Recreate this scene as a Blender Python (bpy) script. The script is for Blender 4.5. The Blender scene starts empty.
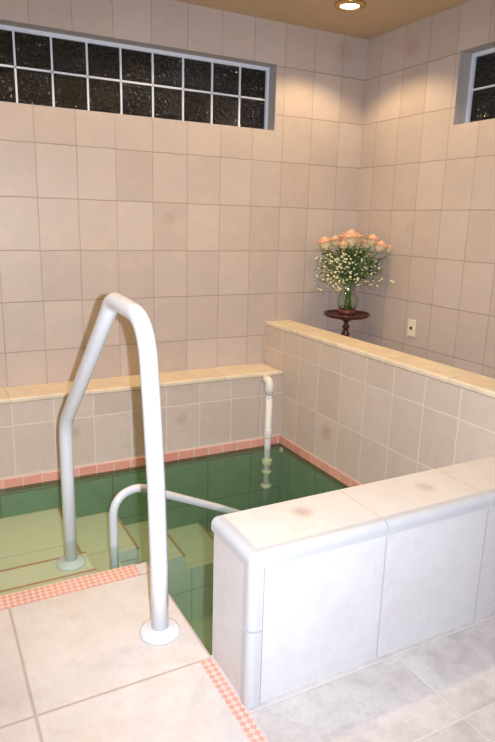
import bpy, bmesh, math, random
from mathutils import Vector, Matrix
random.seed(7)
S = 0.3                       # one tile height in metres; all lengths below are in tile heights
sc = bpy.context.scene
col = sc.collection

# ------------------------------------------------------------------ camera
CAM = Vector((-9.7987, -12.717, -0.3278))
yaw, pitch, roll = 0.4928, -0.24, 0.0275
fw = Vector((math.sin(yaw)*math.cos(pitch), math.cos(yaw)*math.cos(pitch), math.sin(pitch)))
rt0 = Vector((math.cos(yaw), -math.sin(yaw), 0)); up0 = rt0.cross(fw)
rt = rt0*math.cos(roll)+up0*math.sin(roll); up = -rt0*math.sin(roll)+up0*math.cos(roll)
cd = bpy.data.cameras.new('camera'); cam = bpy.data.objects.new('camera', cd); col.objects.link(cam)
m = Matrix.Identity(4)
for i in range(3):
    m[i][0] = rt[i]; m[i][1] = up[i]; m[i][2] = -fw[i]; m[i][3] = CAM[i]*S
cam.matrix_world = m
cd.sensor_fit = 'VERTICAL'; cd.sensor_height = 36; cd.lens = 612.85/742*36
cd.clip_start = 0.02
sc.camera = cam

# ------------------------------------------------------------------ world, lights, exposure
w = bpy.data.worlds.new('night'); sc.world = w; w.use_nodes = True
w.node_tree.nodes['Background'].inputs[0].default_value = (0.01, 0.014, 0.03, 1)
w.node_tree.nodes['Background'].inputs[1].default_value = 0.3
sc.view_settings.view_transform = 'Standard'; sc.view_settings.look = 'None'
sc.view_settings.gamma = 1; sc.view_settings.use_curve_mapping = False
sc.view_settings.exposure = 0.0
sc.cycles.max_bounces = 10; sc.cycles.volume_bounces = 3; sc.cycles.diffuse_bounces = 5; sc.cycles.transparent_max_bounces = 24
sc.cycles.sample_clamp_indirect = 4.0
ZC = 3.878; ZF = -5.037; ZW = -5.4656; ZL = -3.688; YL = -.878; XP = -2.50; XQ = -1.85
ZQ = -2.66; ZT = -3.368; X1 = -7.306; Y1 = -8.26; Y2 = -7.39; ZB = -8.3; ZP = -5.27
XL = -12.6; YR = -16.0; YE = -5.25
WARM = (1.0, 0.73, 0.42)
SPOTS = [(-1.83, -1.72), (-5.3, -1.72), (-8.8, -1.72), (-11.6, -3.5), (-1.9, -5.3), (-5.3, -5.3), (-8.8, -5.3), (-5.3, -11.0), (-9.5, -12.6)]
SPOT_W = [38, 27, 24, 17, 32, 27, 33, 4, 3]
for (x, y), pw in zip(SPOTS, SPOT_W):
    l = bpy.data.lights.new('downlight_beam', 'SPOT'); l.energy = pw; l.color = WARM
    l.spot_size = math.radians(128); l.spot_blend = 0.35; l.shadow_soft_size = 0.04
    o = bpy.data.objects.new('downlight_beam', l); col.objects.link(o)
    o.location = (x*S, y*S, (ZC-.10)*S)
fl = bpy.data.lights.new('camera_flash', 'SPOT'); fl.energy = 390; fl.color = (0.78, 0.86, 1.0)
fl.spot_size = math.radians(105); fl.spot_blend = 0.9; fl.shadow_soft_size = 0.012
fo = bpy.data.objects.new('camera_flash', fl); col.objects.link(fo)
fo.matrix_world = m.copy(); fo.location = (CAM + rt*.22 + up*.04 + fw*.05)*S

# ------------------------------------------------------------------ node helpers
class NT:
    def __init__(s, name):
        s.m = bpy.data.materials.new(name); s.m.use_nodes = True
        s.t = s.m.node_tree; s.t.nodes.clear()
        s.out = s.n('ShaderNodeOutputMaterial')
    def n(s, typ, **kw):
        nd = s.t.nodes.new(typ)
        for k, v in kw.items(): setattr(nd, k, v)
        return nd
    def l(s, a, b): s.t.links.new(a, b)
    def val(s, sock, v):
        if isinstance(v, (int, float)): sock.default_value = v
        elif isinstance(v, tuple): sock.default_value = v if len(v) == len(sock.default_value) else (*v, 1)
        else: s.l(v, sock)
    def math(s, op, a, b=0.0, c=None):
        nd = s.n('ShaderNodeMath', operation=op); s.val(nd.inputs[0], a); s.val(nd.inputs[1], b)
        if c is not None: s.val(nd.inputs[2], c)
        return nd.outputs[0]
    def mix(s, f, a, b, blend='MIX'):
        nd = s.n('ShaderNodeMix', data_type='RGBA', blend_type=blend)
        s.val(nd.inputs[0], f); s.val(nd.inputs[6], a); s.val(nd.inputs[7], b)
        return nd.outputs[2]
    def noise(s, vec, scale, detail=3, rough=.5):
        nd = s.n('ShaderNodeTexNoise'); s.l(vec, nd.inputs['Vector'])
        nd.inputs['Scale'].default_value = scale; nd.inputs['Detail'].default_value = detail
        nd.inputs['Roughness'].default_value = rough
        return nd.outputs['Fac']
    def ramp(s, f, a, b):
        nd = s.n('ShaderNodeMapRange'); nd.clamp = True; s.val(nd.inputs[0], f)
        nd.inputs[1].default_value = a; nd.inputs[2].default_value = b
        return nd.outputs[0]
    def bump(s, h, strength, dist):
        nd = s.n('ShaderNodeBump'); nd.inputs['Strength'].default_value = strength
        nd.inputs['Distance'].default_value = dist; s.l(h, nd.inputs['Height']); return nd.outputs[0]
    def pbr(s, colr, rough=.5, metal=0., normal=None, **kw):
        b = s.n('ShaderNodeBsdfPrincipled')
        s.val(b.inputs['Base Color'], colr); s.val(b.inputs['Roughness'], rough); s.val(b.inputs['Metallic'], metal)
        if normal is not None: s.l(normal, b.inputs['Normal'])
        for k, v in kw.items(): s.val(b.inputs[k.replace('_', ' ')], v)
        s.l(b.outputs[0], s.out.inputs[0]); return b

def plain(name, c, rough=.5, metal=0., nscale=40, namt=.12, **kw):
    t = NT(name); g = t.n('ShaderNodeNewGeometry')
    f = t.noise(g.outputs['Position'], nscale)
    dk = tuple(x*(1-namt) for x in c); lt = tuple(min(1, x*(1+namt)) for x in c)
    t.pbr(t.mix(f, dk, lt), rough, metal, **kw)
    return t.m

def tiles(name, ax, tw, th, u0, v0, c1, c2, grout, gw=.018, rough=.4, ax2=None, spots=(), bump=.25, tint=(.60, .47, .38), blot=.6, soft=0., wobble=.03):
    """ax = pair of world axes carrying the tile grid; sizes in tile heights"""
    t = NT(name); g = t.n('ShaderNodeNewGeometry')
    sep = t.n('ShaderNodeSeparateXYZ'); t.l(g.outputs['Position'], sep.inputs[0])
    nf = t.noise(g.outputs['Position'], 9, 2)
    def comp(a, off, size):
        v = t.math('DIVIDE', sep.outputs['XYZ'.index(a)], S)
        v = t.math('ADD', v, t.math('MULTIPLY', t.math('SUBTRACT', nf, .5), wobble))
        return t.math('DIVIDE', t.math('SUBTRACT', v, off), size)
    u = comp(ax[0], u0, tw); v = comp(ax[1], v0, th)
    fu, fv = t.math('FRACT', u), t.math('FRACT', v)
    du = t.math('MULTIPLY', t.math('MINIMUM', fu, t.math('SUBTRACT', 1., fu)), tw)
    dv = t.math('MULTIPLY', t.math('MINIMUM', fv, t.math('SUBTRACT', 1., fv)), th)
    d = t.math('MINIMUM', du, dv)
    lv = t.ramp(du, gw*.35, gw); lh = t.ramp(dv, gw*.35, gw)
    brk = t.ramp(t.noise(g.outputs['Position'], 3.1, 2), .35, .65)
    lv = t.math('MAXIMUM', lv, t.math('MULTIPLY_ADD', brk, soft*.5, soft*.5)); lh = t.math('MAXIMUM', lh, t.math('MULTIPLY', brk, soft*.5))
    line = t.math('MINIMUM', lv, lh)              # 0 in the grout, 1 on the tile
    cid = t.n('ShaderNodeCombineXYZ')
    t.l(t.math('FLOOR', u), cid.inputs[0]); t.l(t.math('FLOOR', v), cid.inputs[1])
    wn = t.n('ShaderNodeTexWhiteNoise', noise_dimensions='2D'); t.l(cid.outputs[0], wn.inputs['Vector'])
    off = t.n('ShaderNodeVectorMath', operation='MULTIPLY_ADD')
    t.l(wn.outputs['Color'], off.inputs[0]); off.inputs[1].default_value = (7, 7, 7); t.l(g.outputs['Position'], off.inputs[2])
    cloud = t.noise(off.outputs[0], 5.5, 4, .6)
    base = t.mix(wn.outputs['Value'], c1, c2)
    base = t.mix(t.math('MULTIPLY', t.ramp(cloud, .42, .75), blot), base, tint)
    vein = t.noise(off.outputs[0], 17, 5, .7)
    base = t.mix(t.math('MULTIPLY', t.ramp(vein, .5, .72), blot*.55), base, tuple(x*.82 for x in tint))
    base = t.mix(t.math('MULTIPLY', t.ramp(vein, .48, .28), blot*.4), base, tuple(min(1, x*1.12) for x in c2))
    fine = t.noise(g.outputs['Position'], 70, 3, .6)
    base = t.mix(t.math('MULTIPLY', t.ramp(fine, .35, .75), .18), base, tuple(x*.8 for x in tint))
    for (px, py, r) in spots:
        a = t.math('SUBTRACT', t.math('DIVIDE', sep.outputs['XYZ'.index(ax[0])], S), px)
        b = t.math('SUBTRACT', t.math('DIVIDE', sep.outputs['XYZ'.index(ax[1])], S), py)
        dd = t.math('SQRT', t.math('ADD', t.math('MULTIPLY', a, a), t.math('MULTIPLY', b, b)))
        ring = t.math('MULTIPLY', t.math('SUBTRACT', 1., t.ramp(dd, r*.3, r)), t.ramp(cloud, .2, .6))
        base = t.mix(t.math('MULTIPLY', ring, .6), base, (.42, .27, .22))
    c = t.mix(line, grout, base)
    h = t.math('ADD', t.math('MULTIPLY', line, 1.), t.math('MULTIPLY', t.noise(g.outputs['Position'], 14, 3), .8))
    t.pbr(c, t.math('SUBTRACT', .75, t.math('MULTIPLY', line, .75-rough)), 0, t.bump(h, bump, .004))
    return t.m

TW = .774
C1, C2, GR = (.465, .39, .345), (.54, .468, .42), (.31, .245, .21)
M = {}
M['wall_x'] = tiles('wall tile along x', 'XZ', TW, 1, -7.6527, 0, C1, C2, GR, soft=.6, gw=.014, spots=[(-4.953, -.31, .19), (-.64, 3.5, .3)])
M['wall_y'] = tiles('wall tile along y', 'YZ', TW, 1, -.5364, 0, C1, C2, GR, soft=.6, gw=.014, spots=[(-1.57, 3.4, .3), (-1.97, -.38, .2)])
LG = (.70, .61, .54)
C3, C4 = (.56, .46, .395), (.63, .53, .46)
M['ledge_x'] = tiles('lower wall tile along x', 'XZ', TW, 1.02, -8.48, -4.23, C3, C4, LG, spots=[(-7.32, -4.54, .15), (-5.03, -4.57, .17)])
M['ledge_y'] = tiles('lower wall tile along y', 'YZ', TW, 1.02, -4.64, -4.28, C3, C4, LG, spots=[(-2.7, -4.63, .24)])
CT = ((.76, .65, .47), (.80, .69, .51))
M['cap_x'] = tiles('capping tile along x', 'XY', 1.5, 3, -8.5, -4.4, *CT, (.6, .5, .38), spots=())
M['cap_y'] = tiles('capping tile along y', 'XY', 3, 1.5, -4.0, -4.4, *CT, (.6, .5, .38))
WH = ((.60, .585, .575), (.63, .615, .605))
M['front'] = tiles('white tile along x', 'XZ', 1.53, 3, -7.19, -6.2, *WH, (.45, .42, .42), gw=.014, tint=(.60, .55, .55), bump=.15, wobble=.004)
M['front_end'] = tiles('white tile along y', 'YZ', 3, 3, -10, -6.2, *WH, (.45, .42, .42), gw=.014, tint=(.64, .55, .50), bump=.15, wobble=.004)
M['front_top'] = tiles('white capping tile', 'XY', 1.53, 3, -7.19, -10, (.64, .60, .56), (.67, .63, .59), (.55, .48, .42), gw=.014, tint=(.68, .57, .48), spots=[(-6.36, -7.66, .15), (-4.66, -7.73, .15)], bump=.15, wobble=.004)
M['bull'] = plain('glazed edge tile', (.50, .495, .50), .3, 0, 20, .05)
FL = ((.62, .565, .53), (.66, .61, .57))
M['floor_a'] = tiles('floor tile by the rail', 'XY', 1.87, 1.9, -9.18, -7.42, *FL, (.46, .37, .33), gw=.022, tint=(.60, .50, .42), bump=.3, rough=.5, wobble=.008)
M['floor_b'] = tiles('floor tile by the low wall', 'XY', 1.87, 1.0, -5.44, -9.3, (.58, .52, .48), (.63, .57, .53), (.62, .56, .53), gw=.016, tint=(.42, .36, .34), bump=.35, rough=.45, blot=.9, soft=.5, wobble=.008)
M['pool_h'] = tiles('pool tile flat', 'XY', 30, 1.6, -20, -2.43, (.74, .67, .50), (.78, .71, .54), (.55, .46, .34), gw=.018, tint=(.74, .68, .52), blot=.3)
M['pool_x'] = tiles('pool tile along x', 'XZ', 1.1, 1.0, -7.7, -6.6, (.84, .78, .70), (.88, .82, .74), (.5, .42, .34), gw=.018, tint=(.66, .60, .50))
M['pool_y'] = tiles('pool tile along y', 'YZ', 1.1, 1.0, -2.45, -6.6, (.84, .78, .70), (.88, .82, .74), (.5, .42, .34), gw=.018, tint=(.66, .60, .50))
M['nosing'] = plain('terracotta nosing', (.50, .25, .15), .5)
def pink(name, ax, s, u0, v0):
    return tiles(name, ax, s, s, u0, v0, (.66, .27, .20), (.76, .38, .29), (.72, .50, .42), gw=.02, tint=(.70, .34, .26), bump=.5)
M['pink_x'] = pink('pink tile band along x', 'XZ', .36, -8, -5.63)
M['pink_y'] = pink('pink tile band along y', 'YZ', .36, -8, -5.63)
t = NT('pink floor mosaic'); g = t.n('ShaderNodeNewGeometry')
mp = t.n('ShaderNodeMapping'); mp.inputs['Rotation'].default_value = (0, 0, math.radians(45)); t.l(g.outputs['Position'], mp.inputs[0])
ck = t.n('ShaderNodeTexChecker'); ck.inputs['Scale'].default_value = 1/(.055*S); t.l(mp.outputs[0], ck.inputs['Vector'])
nf = t.noise(g.outputs['Position'], 60)
c = t.mix(ck.outputs['Fac'], (.60, .25, .19), (.76, .52, .43)); c = t.mix(t.math('MULTIPLY', nf, .5), c, (.80, .55, .45))
t.pbr(c, .45); M['mosaic'] = t.m
M['ceiling'] = plain('painted ceiling', (.52, .39, .25), .8, 0, 6, .05)
M['plaster'] = plain('window reveal plaster', (.40, .37, .355), .6, 0, 14, .1)
M['white_metal'] = plain('white enamelled frame', (.72, .76, .84), .35, 0, 30, .05)
M['rail'] = plain('white enamel', (.72, .73, .76), .22, 0, 12, .03)
M['rail'].node_tree.nodes['Principled BSDF'].inputs['Coat Weight'].default_value = .5
M['pvc'] = plain('white plastic pipe', (.78, .77, .72), .35, 0, 12, .04)
M['pvc_old'] = plain('yellowed plastic collar', (.72, .66, .45), .45, 0, 20, .1)
M['dark'] = plain('dark slot', (.03, .03, .03), .6)
M['brass'] = plain('brass trim ring', (.62, .42, .16), .3, .8, 30, .1)
M['wood'] = plain('red mahogany', (.075, .02, .013), .3, 0, 30, .35)
M['saucer'] = plain('red brown saucer', (.16, .04, .025), .3, 0, 30, .2)
M['ivory'] = plain('ivory plastic', (.80, .72, .55), .4, 0, 20, .03)
M['stem'] = plain('rose stem', (.10, .20, .05), .5, 0, 90, .3)
M['leaf'] = plain('rose leaf', (.10, .17, .055), .5, 0, 60, .45)
M['fern'] = plain('pale filler greenery', (.17, .24, .08), .6, 0, 60, .4)
M['breath'] = plain('small cream florets', (.84, .78, .48), .6, 0, 60, .1)
# glowing lens
t = NT('lamp lens'); e = t.n('ShaderNodeEmission'); e.inputs[0].default_value = (1, .86, .72, 1); e.inputs[1].default_value = 14
t.l(e.outputs[0], t.out.inputs[0]); M['lens'] = t.m
# roses: petals pale peach, pink at the lip
t = NT('rose petal'); at = t.n('ShaderNodeAttribute'); at.attribute_name = 'lip'
cr = t.n('ShaderNodeValToRGB'); t.l(at.outputs['Fac'], cr.inputs[0])
cr.color_ramp.elements[0].color = (.92, .74, .34, 1); cr.color_ramp.elements[1].color = (.92, .56, .36, 1)
el = cr.color_ramp.elements.new(.55); el.color = (.95, .76, .46, 1)
t.pbr(cr.outputs[0], .55, Subsurface_Weight=0.0); M['petal'] = t.m
# clear glass
def clear(name, tintc, bumpscale=None, ior=1.45, rough=.03, bs=1., bd=.01, lo=0.0, bdet=3, bumpf=False):
    t = NT(name); tr = t.n('ShaderNodeBsdfTransparent'); tr.inputs[0].default_value = (*tintc, 1)
    gl = t.n('ShaderNodeBsdfGlossy'); gl.inputs['Roughness'].default_value = rough
    g = t.n('ShaderNodeNewGeometry'); dp = t.n('ShaderNodeVectorMath', operation='DOT_PRODUCT')
    t.l(g.outputs['Incoming'], dp.inputs[0]); t.l(g.outputs['Normal'], dp.inputs[1])
    if bumpscale:
        nz = t.bump(t.noise(g.outputs['Position'], bumpscale, bdet, .6), bs, bd); t.l(nz, gl.inputs['Normal'])
        if bumpf: t.l(nz, dp.inputs[1])
    f0 = ((ior-1)/(ior+1))**2
    k5 = t.math('POWER', t.math('SUBTRACT', 1., t.math('MINIMUM', t.math('ABSOLUTE', dp.outputs['Value']), 1.)), 5.)
    fac = t.math('MULTIPLY_ADD', k5, 1-f0, f0+lo)      # Schlick, the same from both sides
    mx = t.n('ShaderNodeMixShader')
    t.l(fac, mx.inputs[0]); t.l(tr.outputs[0], mx.inputs[1]); t.l(gl.outputs[0], mx.inputs[2])
    t.l(mx.outputs[0], t.out.inputs[0]); return t
M['glass'] = clear('clear vase glass', (.97, .985, .98), 22, 1.5, .04, .3, .004, .03).m
M['block'] = clear('wavy glass block', (.10, .10, .12), 40, 1.7, .06, 1.0, .034, .01, 1).m
t = clear('green pool water', (.90, .97, .92), 5, 1.33, .02, .25, .004)
def murky(t):
    va = t.n('ShaderNodeVolumeAbsorption'); va.inputs['Color'].default_value = (.30, .66, .46, 1); va.inputs['Density'].default_value = .50
    vs = t.n('ShaderNodeVolumeScatter'); vs.inputs['Color'].default_value = (.62, .92, .74, 1); vs.inputs['Density'].default_value = .24; vs.inputs['Anisotropy'].default_value = .3
    ad = t.n('ShaderNodeAddShader'); t.l(va.outputs[0], ad.inputs[0]); t.l(vs.outputs[0], ad.inputs[1]); t.l(ad.outputs[0], t.out.inputs['Volume'])
murky(t); M['water'] = t.m
t = NT('green pool water, side'); tr = t.n('ShaderNodeBsdfTransparent'); t.l(tr.outputs[0], t.out.inputs[0]); murky(t); M['water_side'] = t.m
t = clear('vase water', (.93, .97, .92), None, 1.15); M['vase_water'] = t.m

# ------------------------------------------------------------------ mesh helpers
def V(x, y, z): return Vector((x*S, y*S, z*S))
def box(bm, a, b, mi=0, bev=0, seg=2):
    x0, y0, z0 = a; x1, y1, z1 = b
    r = bmesh.ops.create_cube(bm, size=1)
    vs = r['verts']
    bmesh.ops.transform(bm, matrix=Matrix.Translation(V((x0+x1)/2, (y0+y1)/2, (z0+z1)/2)) @ Matrix.Diagonal((abs(x1-x0)*S, abs(y1-y0)*S, abs(z1-z0)*S, 1)), verts=vs)
    fs = list({f for v in vs for f in v.link_faces})
    for f in fs: f.material_index = mi
    if bev:
        es = list({e for v in vs for e in v.link_edges})
        bmesh.ops.bevel(bm, geom=es, offset=bev*S, segments=seg, affect='EDGES', profile=.5, clamp_overlap=True)
    return fs
def tube(bm, pts, r, n=20, cap=True, mi=0):
    pts = [Vector(p)*S for p in pts]; rs = r if isinstance(r, (list, tuple)) else [r]*len(pts)
    rings = []; nrm = None
    for i, p in enumerate(pts):
        d = (pts[min(i+1, len(pts)-1)]-pts[max(i-1, 0)]).normalized()
        if nrm is None: nrm = d.orthogonal().normalized()
        nrm = (nrm-d*nrm.dot(d)).normalized(); bn = d.cross(nrm)
        rings.append([bm.verts.new(p+(nrm*math.cos(2*math.pi*k/n)+bn*math.sin(2*math.pi*k/n))*rs[i]*S) for k in range(n)])
    for a, b in zip(rings, rings[1:]):
        for k in range(n):
            f = bm.faces.new((a[k], a[(k+1) % n], b[(k+1) % n], b[k])); f.smooth = True; f.material_index = mi
    if cap:
        bm.faces.new(rings[0][::-1]).material_index = mi; bm.faces.new(rings[-1]).material_index = mi
def lathe(bm, prof, c=(0, 0, 0), n=32, mi=0, smooth=True, wob=None):
    rings = []
    for r, z in prof:
        if r < 1e-5: rings.append([bm.verts.new(V(c[0], c[1], c[2]+z))])
        else: rings.append([bm.verts.new(V(c[0]+r*(1+(wob(k/n) if wob else 0))*math.cos(2*math.pi*k/n), c[1]+r*(1+(wob(k/n) if wob else 0))*math.sin(2*math.pi*k/n), c[2]+z)) for k in range(n)])
    for a, b in zip(rings, rings[1:]):
        for k in range(n):
            q = [a[k % len(a)], a[(k+1) % len(a)], b[(k+1) % len(b)], b[k % len(b)]]
            q = list(dict.fromkeys(q))
            if len(q) > 2:
                f = bm.faces.new(q); f.smooth = smooth; f.material_index = mi
def obj(name, bm, mats, parent=None, loc=None):
    me = bpy.data.meshes.new(name)
    bmesh.ops.recalc_face_normals(bm, faces=bm.faces)
    bm.to_mesh(me); bm.free()
    for k in (mats if isinstance(mats, (list, tuple)) else [mats]): me.materials.append(M[k])
    o = bpy.data.objects.new(name, me); col.objects.link(o)
    if parent is not None:
        o.parent = parent; o.matrix_parent_inverse = Matrix.Translation(parent.location).inverted()
    return o
def tag(o, label, cat, group=None, kind=None):
    o['label'] = label; o['category'] = cat
    if group: o['group'] = group
    if kind: o['kind'] = kind
    return o
def struct(o, label=None):
    o['kind'] = 'structure'
    if label: o['label'] = label
    return o
def thing(name, label, cat, loc, group=None):
    o = bpy.data.objects.new(name, None); col.objects.link(o); o.location = V(*loc); o.empty_display_size = .05
    return tag(o, label, cat, group)
def by_normal(bm, ix, iy, iz):
    for f in bm.faces:
        f.normal_update(); n = f.normal
        a = max(range(3), key=lambda k: abs(n[k])); f.material_index = (ix, iy, iz)[a]
def arc(p0, p1, p2, n=8):     # quadratic bend
    p0, p1, p2 = map(Vector, (p0, p1, p2)); return [tuple(p0*(1-t)**2+p1*2*t*(1-t)+p2*t*t) for t in [k/n for k in range(n+1)]]

# ------------------------------------------------------------------ the room shell
WT = .9   # wall thickness
def holed(ax, lo, hi, z0, z1, a, b, za, zb):
    """boxes of a wall around an opening; ax='x': wall_back, ax='y': wall_right"""
    bm = bmesh.new()
    for (p, q, r, s_) in ((lo, hi, z0, za), (lo, hi, zb, z1), (lo, a, za, zb), (b, hi, za, zb)):
        if ax == 'x': box(bm, (p, 0, r), (q, WT, s_))
        else: box(bm, (0, p, r), (WT, q, s_))
    return bm
WX0, WX1, WZ0, WZ1 = -9.29, -2.44, 1.655, 3.035
WY0, WY1 = -6.75, -2.95
bm = holed('x', XL-WT, WT, ZB-.3, ZC, WX0, WX1, WZ0, WZ1)
for f in bm.faces:
    f.normal_update()
o = struct(obj('wall_back', bm, ['wall_x']), 'beige tiled wall with the long glass block window')
bm = holed('y', YR, 0, ZB-.3, ZC, WY0, WY1, WZ0, WZ1)
struct(obj('wall_right', bm, ['wall_y']), 'beige tiled wall behind the flower table')
bm = bmesh.new(); box(bm, (XL-WT, YR-WT, ZB-.3), (XL, 0, ZC)); struct(obj('wall_left', bm, 'wall_y'))
bm = bmesh.new(); box(bm, (XL, YR-WT, ZB-.3), (WT, YR, ZC)); struct(obj('wall_front', bm, 'wall_x'))
bm = bmesh.new()      # ceiling with round cut-outs is not needed: cans hang just below it
box(bm, (XL-WT, YR-WT, ZC), (WT, WT, ZC+.3)); struct(obj('ceiling', bm, 'ceiling'))
# floor: one slab around the pool
bm = bmesh.new()
box(bm, (XL, YR, ZB-.3), (X1, YE, ZF), 0)
box(bm, (X1, YR, ZB-.3), (0, Y2, ZF), 1)
box(bm, (XQ, Y2, ZB-.3), (0, 0, ZF), 1)
for f in bm.faces:
    f.normal_update(); c = f.calc_center_median()/S
    if abs(f.normal.x) > .5: f.material_index = 3
    elif abs(f.normal.y) > .5: f.material_index = 2
struct(obj('floor', bm, ['floor_a', 'floor_b', 'pool_x', 'pool_y']), 'pale pinkish stone floor tiles around the pool')

# low wall at the back carrying the ledge, and the divider wall with its capping
def low_wall(name, a, b, side_mats, cap_mat, capt=.10, over=.02, sides=(1, 1, 1, 1), bull=True):
    x0, y0, z0 = a; x1, y1, z1 = b
    bm = bmesh.new(); box(bm, a, (x1, y1, z1-capt))
    by_normal(bm, 1, 0, 0)
    o = struct(obj(name, bm, side_mats))
    bm = bmesh.new()
    l, r, f, k = sides
    box(bm, (x0-over*l, y0-over*f, z1-capt), (x1+over*r, y1+over*k, z1), 0, .03, 3)
    c = obj('capping', bm, cap_mat, o)
    for p in c.data.polygons: p.use_smooth = False
    return o
lw = low_wall('wall_ledge', (XL, YL, ZB-.3), (XP, 0, ZL), ['ledge_x', 'ledge_y'], ['cap_x'], sides=(0, 0, 1, 0))
lw['label'] = 'low tiled wall with a cream ledge below the long window'
dv = low_wall('wall_divider', (XP, Y2, ZB-.3), (XQ, 0, ZQ), ['ledge_x', 'ledge_y'], ['cap_y'], sides=(1, 1, 0, 0))
dv['label'] = 'low tiled divider wall between the pool and the flower table'
# front low wall, white tile, rounded edge tiles
bm = bmesh.new(); box(bm, (X1+.07, Y1+.07, ZF-.02), (XQ, Y2, ZT-.07)); box(bm, (X1+.02, Y1+.16, ZF), (X1+.1, Y2, ZT-.06)); box(bm, (X1+.16, Y1+.02, ZF), (XQ, Y1+.1, ZT-.06))
by_normal(bm, 1, 0, 0)
fwall = struct(obj('wall_low', bm, ['front', 'front_end']), 'low white tiled wall in front of the pool')
bm = bmesh.new(); box(bm, (X1+.14, Y1+.14, ZT-.1), (XQ, Y2+.03, ZT)); obj('top_tile', bm, 'front_top', fwall)
bm = bmesh.new()
def prism(bm, prof, fn0, fn1, smooth=True):
    a = [bm.verts.new(fn0(*p)) for p in prof]; b = [bm.verts.new(fn1(*p)) for p in prof]; n = len(prof)
    for k in range(n):
        f = bm.faces.new((a[k], a[(k+1) % n], b[(k+1) % n], b[k])); f.smooth = False
    bm.faces.new(a[::-1]); bm.faces.new(b)
q = [(.08*(1-math.cos(t)), .08*(1-math.sin(t))) for t in [math.pi/2*k/8 for k in range(9)]]   # quarter round from (0,.14) to (.14,0)
prof = q+[(.14, 0), (.14, .14), (0, .14)]
for z0, z1 in ((ZF, -4.19), (-4.17, ZT-.14)):
    prism(bm, prof, lambda a, b, z=z0: V(X1+a, Y1+b, z), lambda a, b, z=z1: V(X1+a, Y1+b, z))
for x0, x1 in ((X1+.14, -5.68), (-5.66, -4.14), (-4.12, -2.6), (-2.58, XQ)):
    prism(bm, prof, lambda a, b, x=x0: V(x, Y1+a, ZT-b), lambda a, b, x=x1: V(x, Y1+a, ZT-b))
prism(bm, prof, lambda a, b: V(X1+a, Y1+.14, ZT-b), lambda a, b: V(X1+a, Y2+.03, ZT-b))
fs = box(bm, (X1, Y1, ZT-.14), (X1+.14, Y1+.14, ZT))
cv = min({v for f in fs for v in f.verts}, key=lambda v: v.co.x+v.co.y-v.co.z)
bmesh.ops.bevel(bm, geom=list(cv.link_edges), offset=.08*S, segments=6, affect='EDGES', profile=.5)
obj('edge_tile', bm, 'bull', fwall)

# pool floor and steps
bm = bmesh.new(); box(bm, (XL, Y2, ZB-.3), (XP, YL, ZB)); by_normal(bm, 1, 0, 2)
struct(obj('pool_floor', bm, ['pool_x', 'pool_y', 'pool_h']))
ZS = dict(S1=-5.76, S2=-5.92, A=-6.08, B=-6.38, C=-6.78, D=-7.1, E=-7.4)
steps = [('S1', XL, -7.72, -5.25, -3.95), ('S2', XL, -7.70, -3.95, -3.10), ('A', XL, -7.70, -3.10, YL),
         ('B', -7.70, -6.58, -2.58, YL), ('B', -7.70, -7.05, -5.25, -2.58), ('C', -6.58, -5.64, -2.58, YL), ('D', -5.64, -4.60, -2.58, YL), ('E', -4.60, -3.6, -2.58, YL)]
bm = bmesh.new(); nb = bmesh.new()
for k, x0, x1, y0, y1 in steps: box(bm, (x0, y0, ZB), (x1, y1, ZS[k]))
by_normal(bm, 1, 0, 2)
st = struct(obj('pool_steps', bm, ['pool_x', 'pool_y', 'pool_h']), 'tiled steps going down into the pool')
for k, x0, x1, y0, y1 in steps:
    z = ZS[k]
    if k in ('S1', 'S2'): box(nb, (x0, y1-.045, z-.02), (x1, y1+.004, z+.006))
    elif k == 'A': box(nb, (x1-.05, y0, z-.02), (x1+.004, y1, z+.006))
    elif y1 == YL and k != 'E': box(nb, (x1-.05, y0, z-.02), (x1+.004, y1, z+.006))
obj('step_nosing', nb, 'nosing', st)

# pale basin tiles lining the walls under the water
bm = bmesh.new()
box(bm, (XL, YL-.02, ZB), (XP, YL+.01, -5.55)); box(bm, (XP-.02, Y2, ZB), (XP+.01, YL, -5.55))
by_normal(bm, 1, 0, 2)
struct(obj('pool_lining', bm, ['pool_x', 'pool_y', 'pool_h']))
# pink bands at the water line
def trim(n, bm, mat, label=None):
    return struct(obj('trim_%d' % n, bm, mat), label)
bm = bmesh.new(); box(bm, (XL, YL-.03, -5.56), (XP-.03, YL, ZP), 0, .01); trim(1, bm, 'pink_x', 'pink tile band along the waterline under the ledge')
bm = bmesh.new(); box(bm, (XP-.03, Y2, -5.56), (XP, YL, ZP), 0, .01); trim(2, bm, 'pink_y', 'pink tile band along the waterline of the divider')
# mosaic strips set in the floor
bm = bmesh.new(); box(bm, (XL, -5.53, ZF-.02), (-7.50, YE+.012, ZF+.007)); trim(3, bm, 'mosaic', 'pink mosaic strip along the pool edge')
bm = bmesh.new(); box(bm, (-7.455, YR, ZF-.02), (-7.312, -7.44, ZF+.007)); trim(4, bm, 'mosaic', 'pink mosaic strip beside the end of the low wall')

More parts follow.
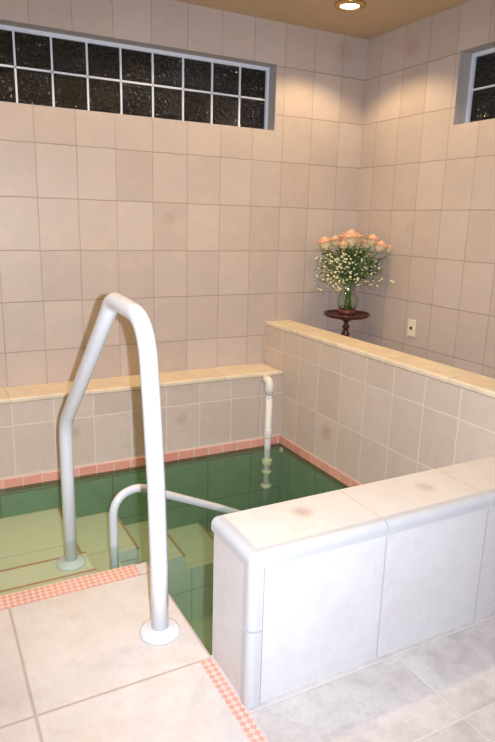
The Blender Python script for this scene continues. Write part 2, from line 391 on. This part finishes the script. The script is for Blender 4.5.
# ------------------------------------------------------------------ windows
def window(n, ax, a0, nb_, step, first, label):
    """blocks run away from 'first' towards smaller coordinate"""
    D = .35
    root = bpy.data.objects.new('window_%d' % n, None); col.objects.link(root); struct(root, label)
    mid = (WZ0+WZ1)/2; end = first-nb_*step
    def P(u, d, z): return (u, d, z) if ax == 'x' else (d, u, z)
    root.location = V(*P((first+end)/2, D+.1, WZ0))
    bm = bmesh.new()   # reveal lining
    e = .012; B = (lambda a, b: box(bm, P(*a), P(*b)))
    hi = WX1 if ax == 'x' else WY1; lo = WX0 if ax == 'x' else WY0
    B((hi-e, 0.004, WZ0), (hi, D, WZ1)); B((lo, 0.004, WZ0), (lo+e, D, WZ1)); B((lo, .004, WZ1-e), (hi, D, WZ1)); B((lo, .004, WZ0), (hi, D, WZ0+e))
    obj('reveal', bm, 'plaster', root)
    bm = bmesh.new()   # frame and joints between the blocks
    j = .035
    B((hi-.075, D-.03, WZ0+.012), (hi, D+.3, WZ1-.085)); B((lo, D-.03, WZ0+.012), (lo+.07, D+.3, WZ1-.085))
    B((lo, D-.03, WZ1-.085), (hi, D+.3, WZ1)); B((lo, D-.03, WZ0), (hi, D+.3, WZ0+.012)); B((lo, D-.012, mid-j/2), (hi, D+.3, mid+j/2))
    for k in range(1, nb_): B((first-k*step-j/2, D-.012, WZ0), (first-k*step+j/2, D+.3, WZ1))
    obj('window_frame', bm, 'white_metal', root)
    bm = bmesh.new()
    for k in range(nb_):
        for (za, zb) in ((WZ0+.012, mid-j/2), (mid+j/2, WZ1-.085)):
            a, b = first-(k+1)*step+j/2, first-k*step-j/2
            box(bm, P(a, D+.01, za), P(b, D+.28, zb), 0, .02, 2)
    obj('glass_blocks', bm, 'block', root)
window(1, 'x', 0, 10, .672, -2.50, 'long glass block window high in the back wall, night outside')
window(2, 'y', 0, 5, .70, -3.02, 'small glass block window high in the right wall')

# ------------------------------------------------------------------ water
bm = bmesh.new()
g_ = .004
pl = [(XL+g_, YL-g_-.03), (XP-.03-g_, YL-g_-.03), (XP-.03-g_, Y2+g_), (X1+g_, Y2+g_), (X1+g_, YE+g_+.012), (XL+g_, YE+g_+.012)]
ta = [bm.verts.new(V(x, y, ZW)) for x, y in pl]; tb = [bm.verts.new(V(x, y, ZB-.02)) for x, y in pl]
bm.faces.new(ta); bm.faces.new(tb[::-1]).material_index = 1
for k in range(6): bm.faces.new((ta[k], tb[k], tb[(k+1) % 6], ta[(k+1) % 6])).material_index = 1
tag(obj('pool_water', bm, ['water', 'water_side']), 'still green tinted water filling the tiled pool', 'water', kind='stuff')

# ------------------------------------------------------------------ big white hand rail
A = Vector((-7.672, -6.765, 0)); B_ = Vector((-7.99, -3.36, 0))
def on(t, z): p = A.lerp(B_, t); return (p.x, p.y, z)
def tt(y): return (y-A.y)/(B_.y-A.y)
hr = thing('handrail', 'tall white tubular handrail standing on the floor beside the pool steps', 'handrail', (A.x, A.y, ZF))
RR = .102
bm = bmesh.new()
pts = [on(0, ZF+.02), on(.002, -4.2), on(.02, -3.2), on(.045, -2.4), on(.062, -1.95)]
pts += arc(on(.062, -1.95), on(.075, -1.40), on(.175, -1.345), 12)[1:]
pts += arc(on(.325, -1.29), on(.372, -1.275), on(.40, -1.42), 8)
pts += [on(.48, -1.70), on(.94, -3.28)]
pts += arc(on(.94, -3.28), on(.99, -3.46), on(.995, -3.72), 6)[1:]
pts += [on(1, -4.4), on(1, ZS['S2']+.03)]
tube(bm, pts, RR, 28); obj('rail_tube', bm, 'rail', hr)
for t_, z_ in ((0, ZF), (1, ZS['S2'])):
    bm = bmesh.new(); p = on(t_, z_)
    lathe(bm, [(0, .002), (.235, .002), (.24, .02), (.23, .045), (.19, .06), (.12, .068), (.10, .085), (0, .085)], p, 40)
    obj('foot_flange', bm, 'rail', hr)
# small rail going down into the deep end
sr = thing('grab_rail', 'short white grab rail sloping down into the green water', 'handrail', (-7.40, -3.84, ZS['B']))
bm = bmesh.new()
P0 = Vector((-7.40, -3.86, 0)); P1 = Vector((-5.34, -3.37, 0))
def on2(t, z): p = P0.lerp(P1, t); return (p.x, p.y, z)
pts = [on2(0, ZS['B']+.03), on2(0, -5.2)] + arc(on2(0, -4.92), on2(.02, -4.58), on2(.2, -4.60), 10) + arc(on2(.2, -4.60), on2(.28, -4.62), on2(.38, -4.77), 4)[1:] + [on2(1, -5.45), on2(1.25, -5.74)]
pts += arc(on2(1.25, -5.74), on2(1.4, -5.92), on2(1.4, -6.3), 5)[1:]+[on2(1.4, ZB+.02)]
tube(bm, pts, .068, 20); obj('rail_tube', bm, 'rail', sr)
for t_, z_ in ((0, ZS['B']), (1.4, ZB)):
    bm = bmesh.new(); lathe(bm, [(0, .002), (.16, .002), (.16, .03), (.09, .05), (.08, .09), (0, .09)], on2(t_, z_), 28)
    obj('foot_flange', bm, 'rail', sr)

# ------------------------------------------------------------------ filler pipe in the corner
px, py = -2.98, -1.10
pi_ = thing('water_pipe', 'white plastic pipe running from the ledge wall down into the water', 'pipe', (px, py, -6.44))
bm = bmesh.new(); tube(bm, [(px, py, -6.4), (px, py, -4.06)], .075, 24); obj('pipe', bm, 'pvc', pi_)
bm = bmesh.new(); tube(bm, [(px, py, -4.16), (px, py, -4.02)] + arc((px, py, -3.98), (px, py, -3.84), (px, py+.10, -3.84), 8) + [(px, YL-.004, -3.84)], .092, 24); obj('elbow', bm, 'pvc', pi_)
for z0, z1, r, mt in ((-5.2, -4.98, .09, 'pvc'), (-5.86, -5.72, .12, 'pvc_old'), (-6.08, -6.0, .115, 'pvc_old'), (-6.44, -6.36, .13, 'pvc_old')):
    bm = bmesh.new(); lathe(bm, [(0, z0), (r*.92, z0), (r, z0+.02), (r, z1-.02), (r*.92, z1), (0, z1)], (px, py, 0), 28); obj('collar', bm, mt, pi_)
bm = bmesh.new()
for k in (-1, 1): tube(bm, [(px+.05*k-.03, py-.078, -4.22), (px+.05*k+.015, py-.078, -4.22)], .008, 6)
obj('slot', bm, 'dark', pi_)
# return fitting just under the water in the corner
bm = bmesh.new(); tube(bm, [(XP-.03, -1.02, -5.60), (XP-.075, -1.02, -5.60)], [.07, .055], 20)
tag(obj('inlet_fitting', bm, 'pvc_old'), 'small round cream inlet fitting in the pool corner, just under the water', 'fitting')

# ------------------------------------------------------------------ wall plate
wp = thing('wall_plate', 'ivory wall plate with one dark socket above the divider wall', 'outlet', (0, -2.32, -2.60))
bm = bmesh.new(); box(bm, (-.028, -2.44, -2.785), (-.001, -2.20, -2.40), 0, .012, 2); obj('plate', bm, 'ivory', wp)
bm = bmesh.new(); tube(bm, [(-.028, -2.32, -2.59), (-.045, -2.32, -2.59)], .035, 16); obj('socket', bm, 'dark', wp)
for z in (-2.44, -2.745):
    bm = bmesh.new(); tube(bm, [(-.028, -2.32, z), (-.033, -2.32, z)], .012, 10); obj('screw', bm, 'pvc_old', wp)

# ------------------------------------------------------------------ ceiling downlights
for i, (x, y) in enumerate(SPOTS):
    lab = ['round brass recessed ceiling light, lit, over the corner with the flowers'][0] if i == 0 else \
        ['', 'lit ceiling light over the divider end of the pool', 'lit ceiling light over the pool steps', 'lit ceiling light by the left wall', 'lit ceiling light over the divider wall', 'lit ceiling light over the low white wall', 'lit ceiling light over the tall handrail', 'lit ceiling light over the open floor', 'lit ceiling light near the entrance'][i]
    r = thing('ceiling_light', lab, 'ceiling light', (x, y, ZC), 'recessed ceiling lights')
    bm = bmesh.new(); lathe(bm, [(.19, 0), (.30, 0), (.31, -.02), (.29, -.05), (.21, -.06), (.19, -.04), (.19, 0)], (x, y, ZC), 36); obj('trim_ring', bm, 'brass', r)
    bm = bmesh.new(); lathe(bm, [(0, -.05), (.10, -.048), (.18, -.035), (.19, -.01), (0, -.01)], (x, y, ZC), 28); obj('lens', bm, 'lens', r)

# ------------------------------------------------------------------ plant stand, vase, flowers
tx, ty, tz = -.75, -.86, -2.455
tb_ = thing('pedestal_table', 'small round dark mahogany pedestal table in the corner, carrying the flowers', 'table', (tx, ty, ZF))
bm = bmesh.new(); lathe(bm, [(0, -.09), (.30, -.09), (.47, -.06), (.535, -.03), (.55, .02), (.54, .045), (.51, .04), (.49, .0), (0, 0)], (tx, ty, tz), 56, wob=lambda a: .012*math.sin(a*2*math.pi*16)); obj('tabletop', bm, 'wood', tb_)
bm = bmesh.new(); H = tz-ZF
lathe(bm, [(0, -.09), (.12, -.09), (.12, -.14), (.06, -.17), (.05, -.24), (.085, -.28), (.085, -.32), (.05, -.36), (.09, -.44), (.10, -.50), (.07, -.56), (.05, -.6), (.09, -.66), (.05, -.72), (.045, -1.0), (.07, -1.25), (.11, -1.5), (.07, -1.75), (.12, -1.85), (.12, -2.0), (0, -2.02)], (tx, ty, tz), 28); obj('pedestal', bm, 'wood', tb_)
for k in range(3):
    a = math.radians(90+120*k); c, s_ = math.cos(a), math.sin(a); bm = bmesh.new()
    tube(bm, [(tx+c*r, ty+s_*r, z) for r, z in ((.08, tz-1.88), (.2, tz-1.95), (.33, tz-2.2), (.42, ZF+.14), (.52, ZF+.06))], [.06, .06, .05, .045, .055], 12); obj('leg', bm, 'wood', tb_)
vz = tz
bm = bmesh.new(); lathe(bm, [(0, .002), (.17, .002), (.21, .03), (.215, .12), (.19, .13), (.17, .06), (0, .055)], (tx, ty, vz), 32)
tag(obj('saucer', bm, 'saucer'), 'red brown saucer under the glass vase', 'saucer')
vz += .06
va_ = thing('vase', 'clear rounded glass vase of flower stems on the small round table', 'vase', (tx, ty, vz))
bm = bmesh.new(); outer = [(.13, 0), (.16, .02), (.235, .14), (.255, .27), (.22, .41), (.15, .53), (.13, .60), (.15, .70), (.19, .77)]
lathe(bm, [(0, 0)]+outer+[(r-.012, z) for r, z in outer[::-1][:-1]]+[(.12, .03), (0, .03)], (tx, ty, vz), 36); obj('glass_body', bm, 'glass', va_)
tag_w = bmesh.new(); lathe(tag_w, [(0, .035), (.13, .035), (.215, .14), (.238, .27), (.2, .41), (.17, .45), (0, .45)], (tx, ty, vz), 32)
obj('vase_water', tag_w, 'vase_water', va_)
top = vz+.72
# roses: pixel-measured spread turned into offsets in the plane across the corner
RX = Vector((rt0.x, rt0.y, 0)); FX = Vector((fw.x, fw.y, 0)).normalized()
def off(a, b, z): p = Vector((tx, ty, 0))+RX*a+FX*b; return Vector((p.x, p.y, z))
PXU = .0236
def from_px(x, y, b): return off((x-347)*PXU, b, tz+.0+(313-y)*PXU*1.0)
def leaf(bm, p, a, el, L, wd=.42):
    d = Vector((math.cos(a)*math.cos(el), math.sin(a)*math.cos(el), math.sin(el))); s_ = d.cross(Vector((0, 0, 1))).normalized(); n = s_.cross(d)
    rows = []
    for i in range(6):
        t_ = i/5; h = wd*L*.5*math.sin(math.pi*t_)**.8 if 0 < i < 5 else .002
        c = p+d*L*t_-Vector((0, 0, 1))*L*.25*t_*t_
        rows.append([bm.verts.new((c+s_*h*k+n*abs(k)*h*.25)*S) for k in (-1, 0, 1)])
    for a_, b_ in zip(rows, rows[1:]):
        for k in range(2):
            f = bm.faces.new((a_[k], a_[k+1], b_[k+1], b_[k])); f.smooth = True
def rose(x, y, b, size, lab, tilt):
    c = from_px(x, y, b)
    r = thing('rose', lab, 'flower', tuple(c), 'roses in the vase')
    base = Vector((tx+random.uniform(-.07, .07), ty+random.uniform(-.07, .07), vz+.08))
    neck = Vector((tx+(c.x-tx)*.12, ty+(c.y-ty)*.12, top-.15))
    mid = neck.lerp(c, .55)+Vector((0, 0, .06))
    bm = bmesh.new(); cc = c-Vector((0, 0, size*.45))
    tube(bm, [tuple(base), tuple(neck), tuple(mid), tuple(cc)], .013, 8); obj('stem', bm, 'stem', r)
    bm = bmesh.new(); lay = bm.verts.layers.float.new('lip')
    axis = (c-mid).normalized()*.6+Vector((0, 0, .8)); q = Vector((0, 0, 1)).rotation_difference(axis.normalized()).to_matrix()
    for ring, (n, rr, h, open_) in enumerate(((3, .12, 1.15, -.1), (4, .24, 1.12, .10), (5, .36, 1.05, .30), (6, .47, .95, .60))):
        for k in range(n):
            a0 = 2*math.pi*(k+ring*.37)/n+random.uniform(-.15, .15); wd = 2*math.pi/n*.72
            grid = []
            for i in range(6):
                t_ = i/5; row = []
                for jx in range(7):
                    u_ = (jx-3)/3; a = a0+u_*wd*(.55+.45*math.sin(min(t_, .8)/.8*math.pi/2))
                    rad = size*(.08+rr*t_**.5+open_*.35*t_**3)
                    zz = size*(h*(t_ - .25*open_*t_**4) - .55 - .10*u_*u_*t_)
                    p = q @ Vector((rad*math.cos(a), rad*math.sin(a), zz))+c
                    v = bm.verts.new(p*S); v[lay] = t_*(.6+.4*ring/3)**.5; row.append(v)
                grid.append(row)
            for i in range(5):
                for jx in range(6):
                    f = bm.faces.new((grid[i][jx], grid[i][jx+1], grid[i+1][jx+1], grid[i+1][jx])); f.smooth = True
    obj('bloom', bm, 'petal', r)
    bm = bmesh.new()
    for k in range(5):
        a = 2*math.pi*k/5; d = q @ Vector((math.cos(a), math.sin(a), .25)); s0 = q @ Vector((-math.sin(a), math.cos(a), 0))
        b0 = cc; b1 = cc+d*size*.28; b2 = cc+d*size*.55-Vector((0, 0, size*.05))
        vs = [bm.verts.new(x_*S) for x_ in (b0, b1+s0*size*.1, b2, b1-s0*size*.1)]
        bm.faces.new(vs)
    bmesh.ops.solidify(bm, geom=bm.faces[:], thickness=.004*S)
    obj('sepals', bm, 'leaf', r)
    bm = bmesh.new()
    for k in range(3):
        leaf(bm, mid.lerp(c, .1+.2*k)-Vector((0, 0, .05)), random.uniform(0, 6.28), random.uniform(-.2, .5), size*random.uniform(.9, 1.2))
    obj('leaves', bm, 'leaf', r)
roses = [(321, 243, .0, .27, 'cream peach rose at the far left edge of the bouquet'),
         (332, 241, .16, .24, 'peach rose second from the left in the bouquet'),
         (338, 244, -.22, .20, 'small low pink rose between the left roses and the top bloom'),
         (345, 238, -.12, .37, 'largest and brightest yellow peach rose at the top of the bouquet'),
         (353, 244, .24, .24, 'peach rose just right of the top bloom, set further back'),
         (363, 243, .14, .22, 'pink lipped rose to the right of the gap in the bouquet'),
         (367, 239, -.02, .25, 'upper rose of the right hand cluster in the bouquet'),
         (374, 244, -.18, .23, 'low peach rose second from the right in the bouquet'),
         (386, 247, .0, .21, 'small drooping rose at the far right edge of the bouquet')]
for x, y, b, s_, lab in roses: rose(x, y, b, s_, lab, 0)
# greenery
bm = bmesh.new(); neckp = Vector((tx, ty, top-.1))
for k in range(110):
    x = random.gauss(350, 17); x = max(317, min(386, x)); y = random.uniform(241, 276)+abs(x-350)*.12
    e = from_px(x, y, random.uniform(-.4, .4)); m_ = neckp.lerp(e, .5)+Vector((0, 0, .1))
    tube(bm, [tuple(neckp), tuple(m_), tuple(e)], .006, 5)
    for i in range(9):
        p = m_.lerp(e, i/8); leaf(bm, p, random.uniform(0, 6.28), random.uniform(-.3, .8), random.uniform(.10, .19), .38)
tag(obj('greenery', bm, 'leaf'), 'dark green filler foliage packed between the roses', 'foliage', kind='stuff')
bm = bmesh.new()
for k in range(34):
    x = random.uniform(314, 384); y = random.uniform(248, 282)
    e = from_px(x, y, random.uniform(-.45, .35)); m_ = neckp.lerp(e, .5)+Vector((0, 0, .12))
    tube(bm, [tuple(neckp), tuple(m_), tuple(e)], .004, 4)
    for i in range(12):
        p = m_.lerp(e, .3+.7*i/11); leaf(bm, p, random.uniform(0, 6.28), random.uniform(-.2, .9), random.uniform(.08, .16), .16)
tag(obj('fern_filler', bm, 'fern'), 'pale feathery green sprays fanning out at the bouquet sides', 'foliage', kind='stuff')
bm = bmesh.new(); bs = bmesh.new()
for k in range(215):
    if k < 150: x = random.gauss(332, 10); y = random.uniform(252, 288)-max(0, (x-334))*.2
    else: x = random.gauss(352, 16); y = random.uniform(254, 282)
    x = max(312, min(388, x)); e = from_px(x, y, random.uniform(-.5, -.05))
    j = e-Vector((random.uniform(-.06, .06), random.uniform(-.06, .06), .12)); j = j.lerp(neckp, .12)
    tube(bs, [tuple(j), tuple(e)], .003, 4)
    r = random.uniform(.012, .024)
    bmesh.ops.create_icosphere(bm, subdivisions=1, radius=r*S, matrix=Matrix.Translation(e*S))
    for q_ in range(3):
        a = random.uniform(0, 6.28); bmesh.ops.create_icosphere(bm, subdivisions=1, radius=r*.7*S, matrix=Matrix.Translation((e+Vector((math.cos(a)*r, math.sin(a)*r, random.uniform(-r, r))))*S))
for k in range(14):
    e = from_px(random.uniform(316, 372), random.uniform(264, 284), random.uniform(-.45, 0)); tube(bs, [tuple(neckp), tuple(neckp.lerp(e, .5)+Vector((0, 0, .15))), tuple(e)], .004, 5)
bb = tag(obj('baby_breath', bm, 'breath'), 'cloud of tiny cream white florets spilling to the left of the bouquet', 'flower', kind='stuff')
obj('sprigs', bs, 'fern', bb)
# stems inside the vase
bm = bmesh.new()
for k in range(16):
    a = random.uniform(0, 6.28); r0 = random.uniform(.03, .13); tube(bm, [(tx+r0*math.cos(a), ty+r0*math.sin(a), vz+.06), (tx-.03*math.cos(a), ty-.03*math.sin(a), vz+.58), (tx-.06*math.cos(a), ty-.06*math.sin(a), top)], .012, 6)
tag(obj('filler_stems', bm, 'stem'), 'bundle of green stems standing inside the glass vase', 'foliage', kind='stuff')
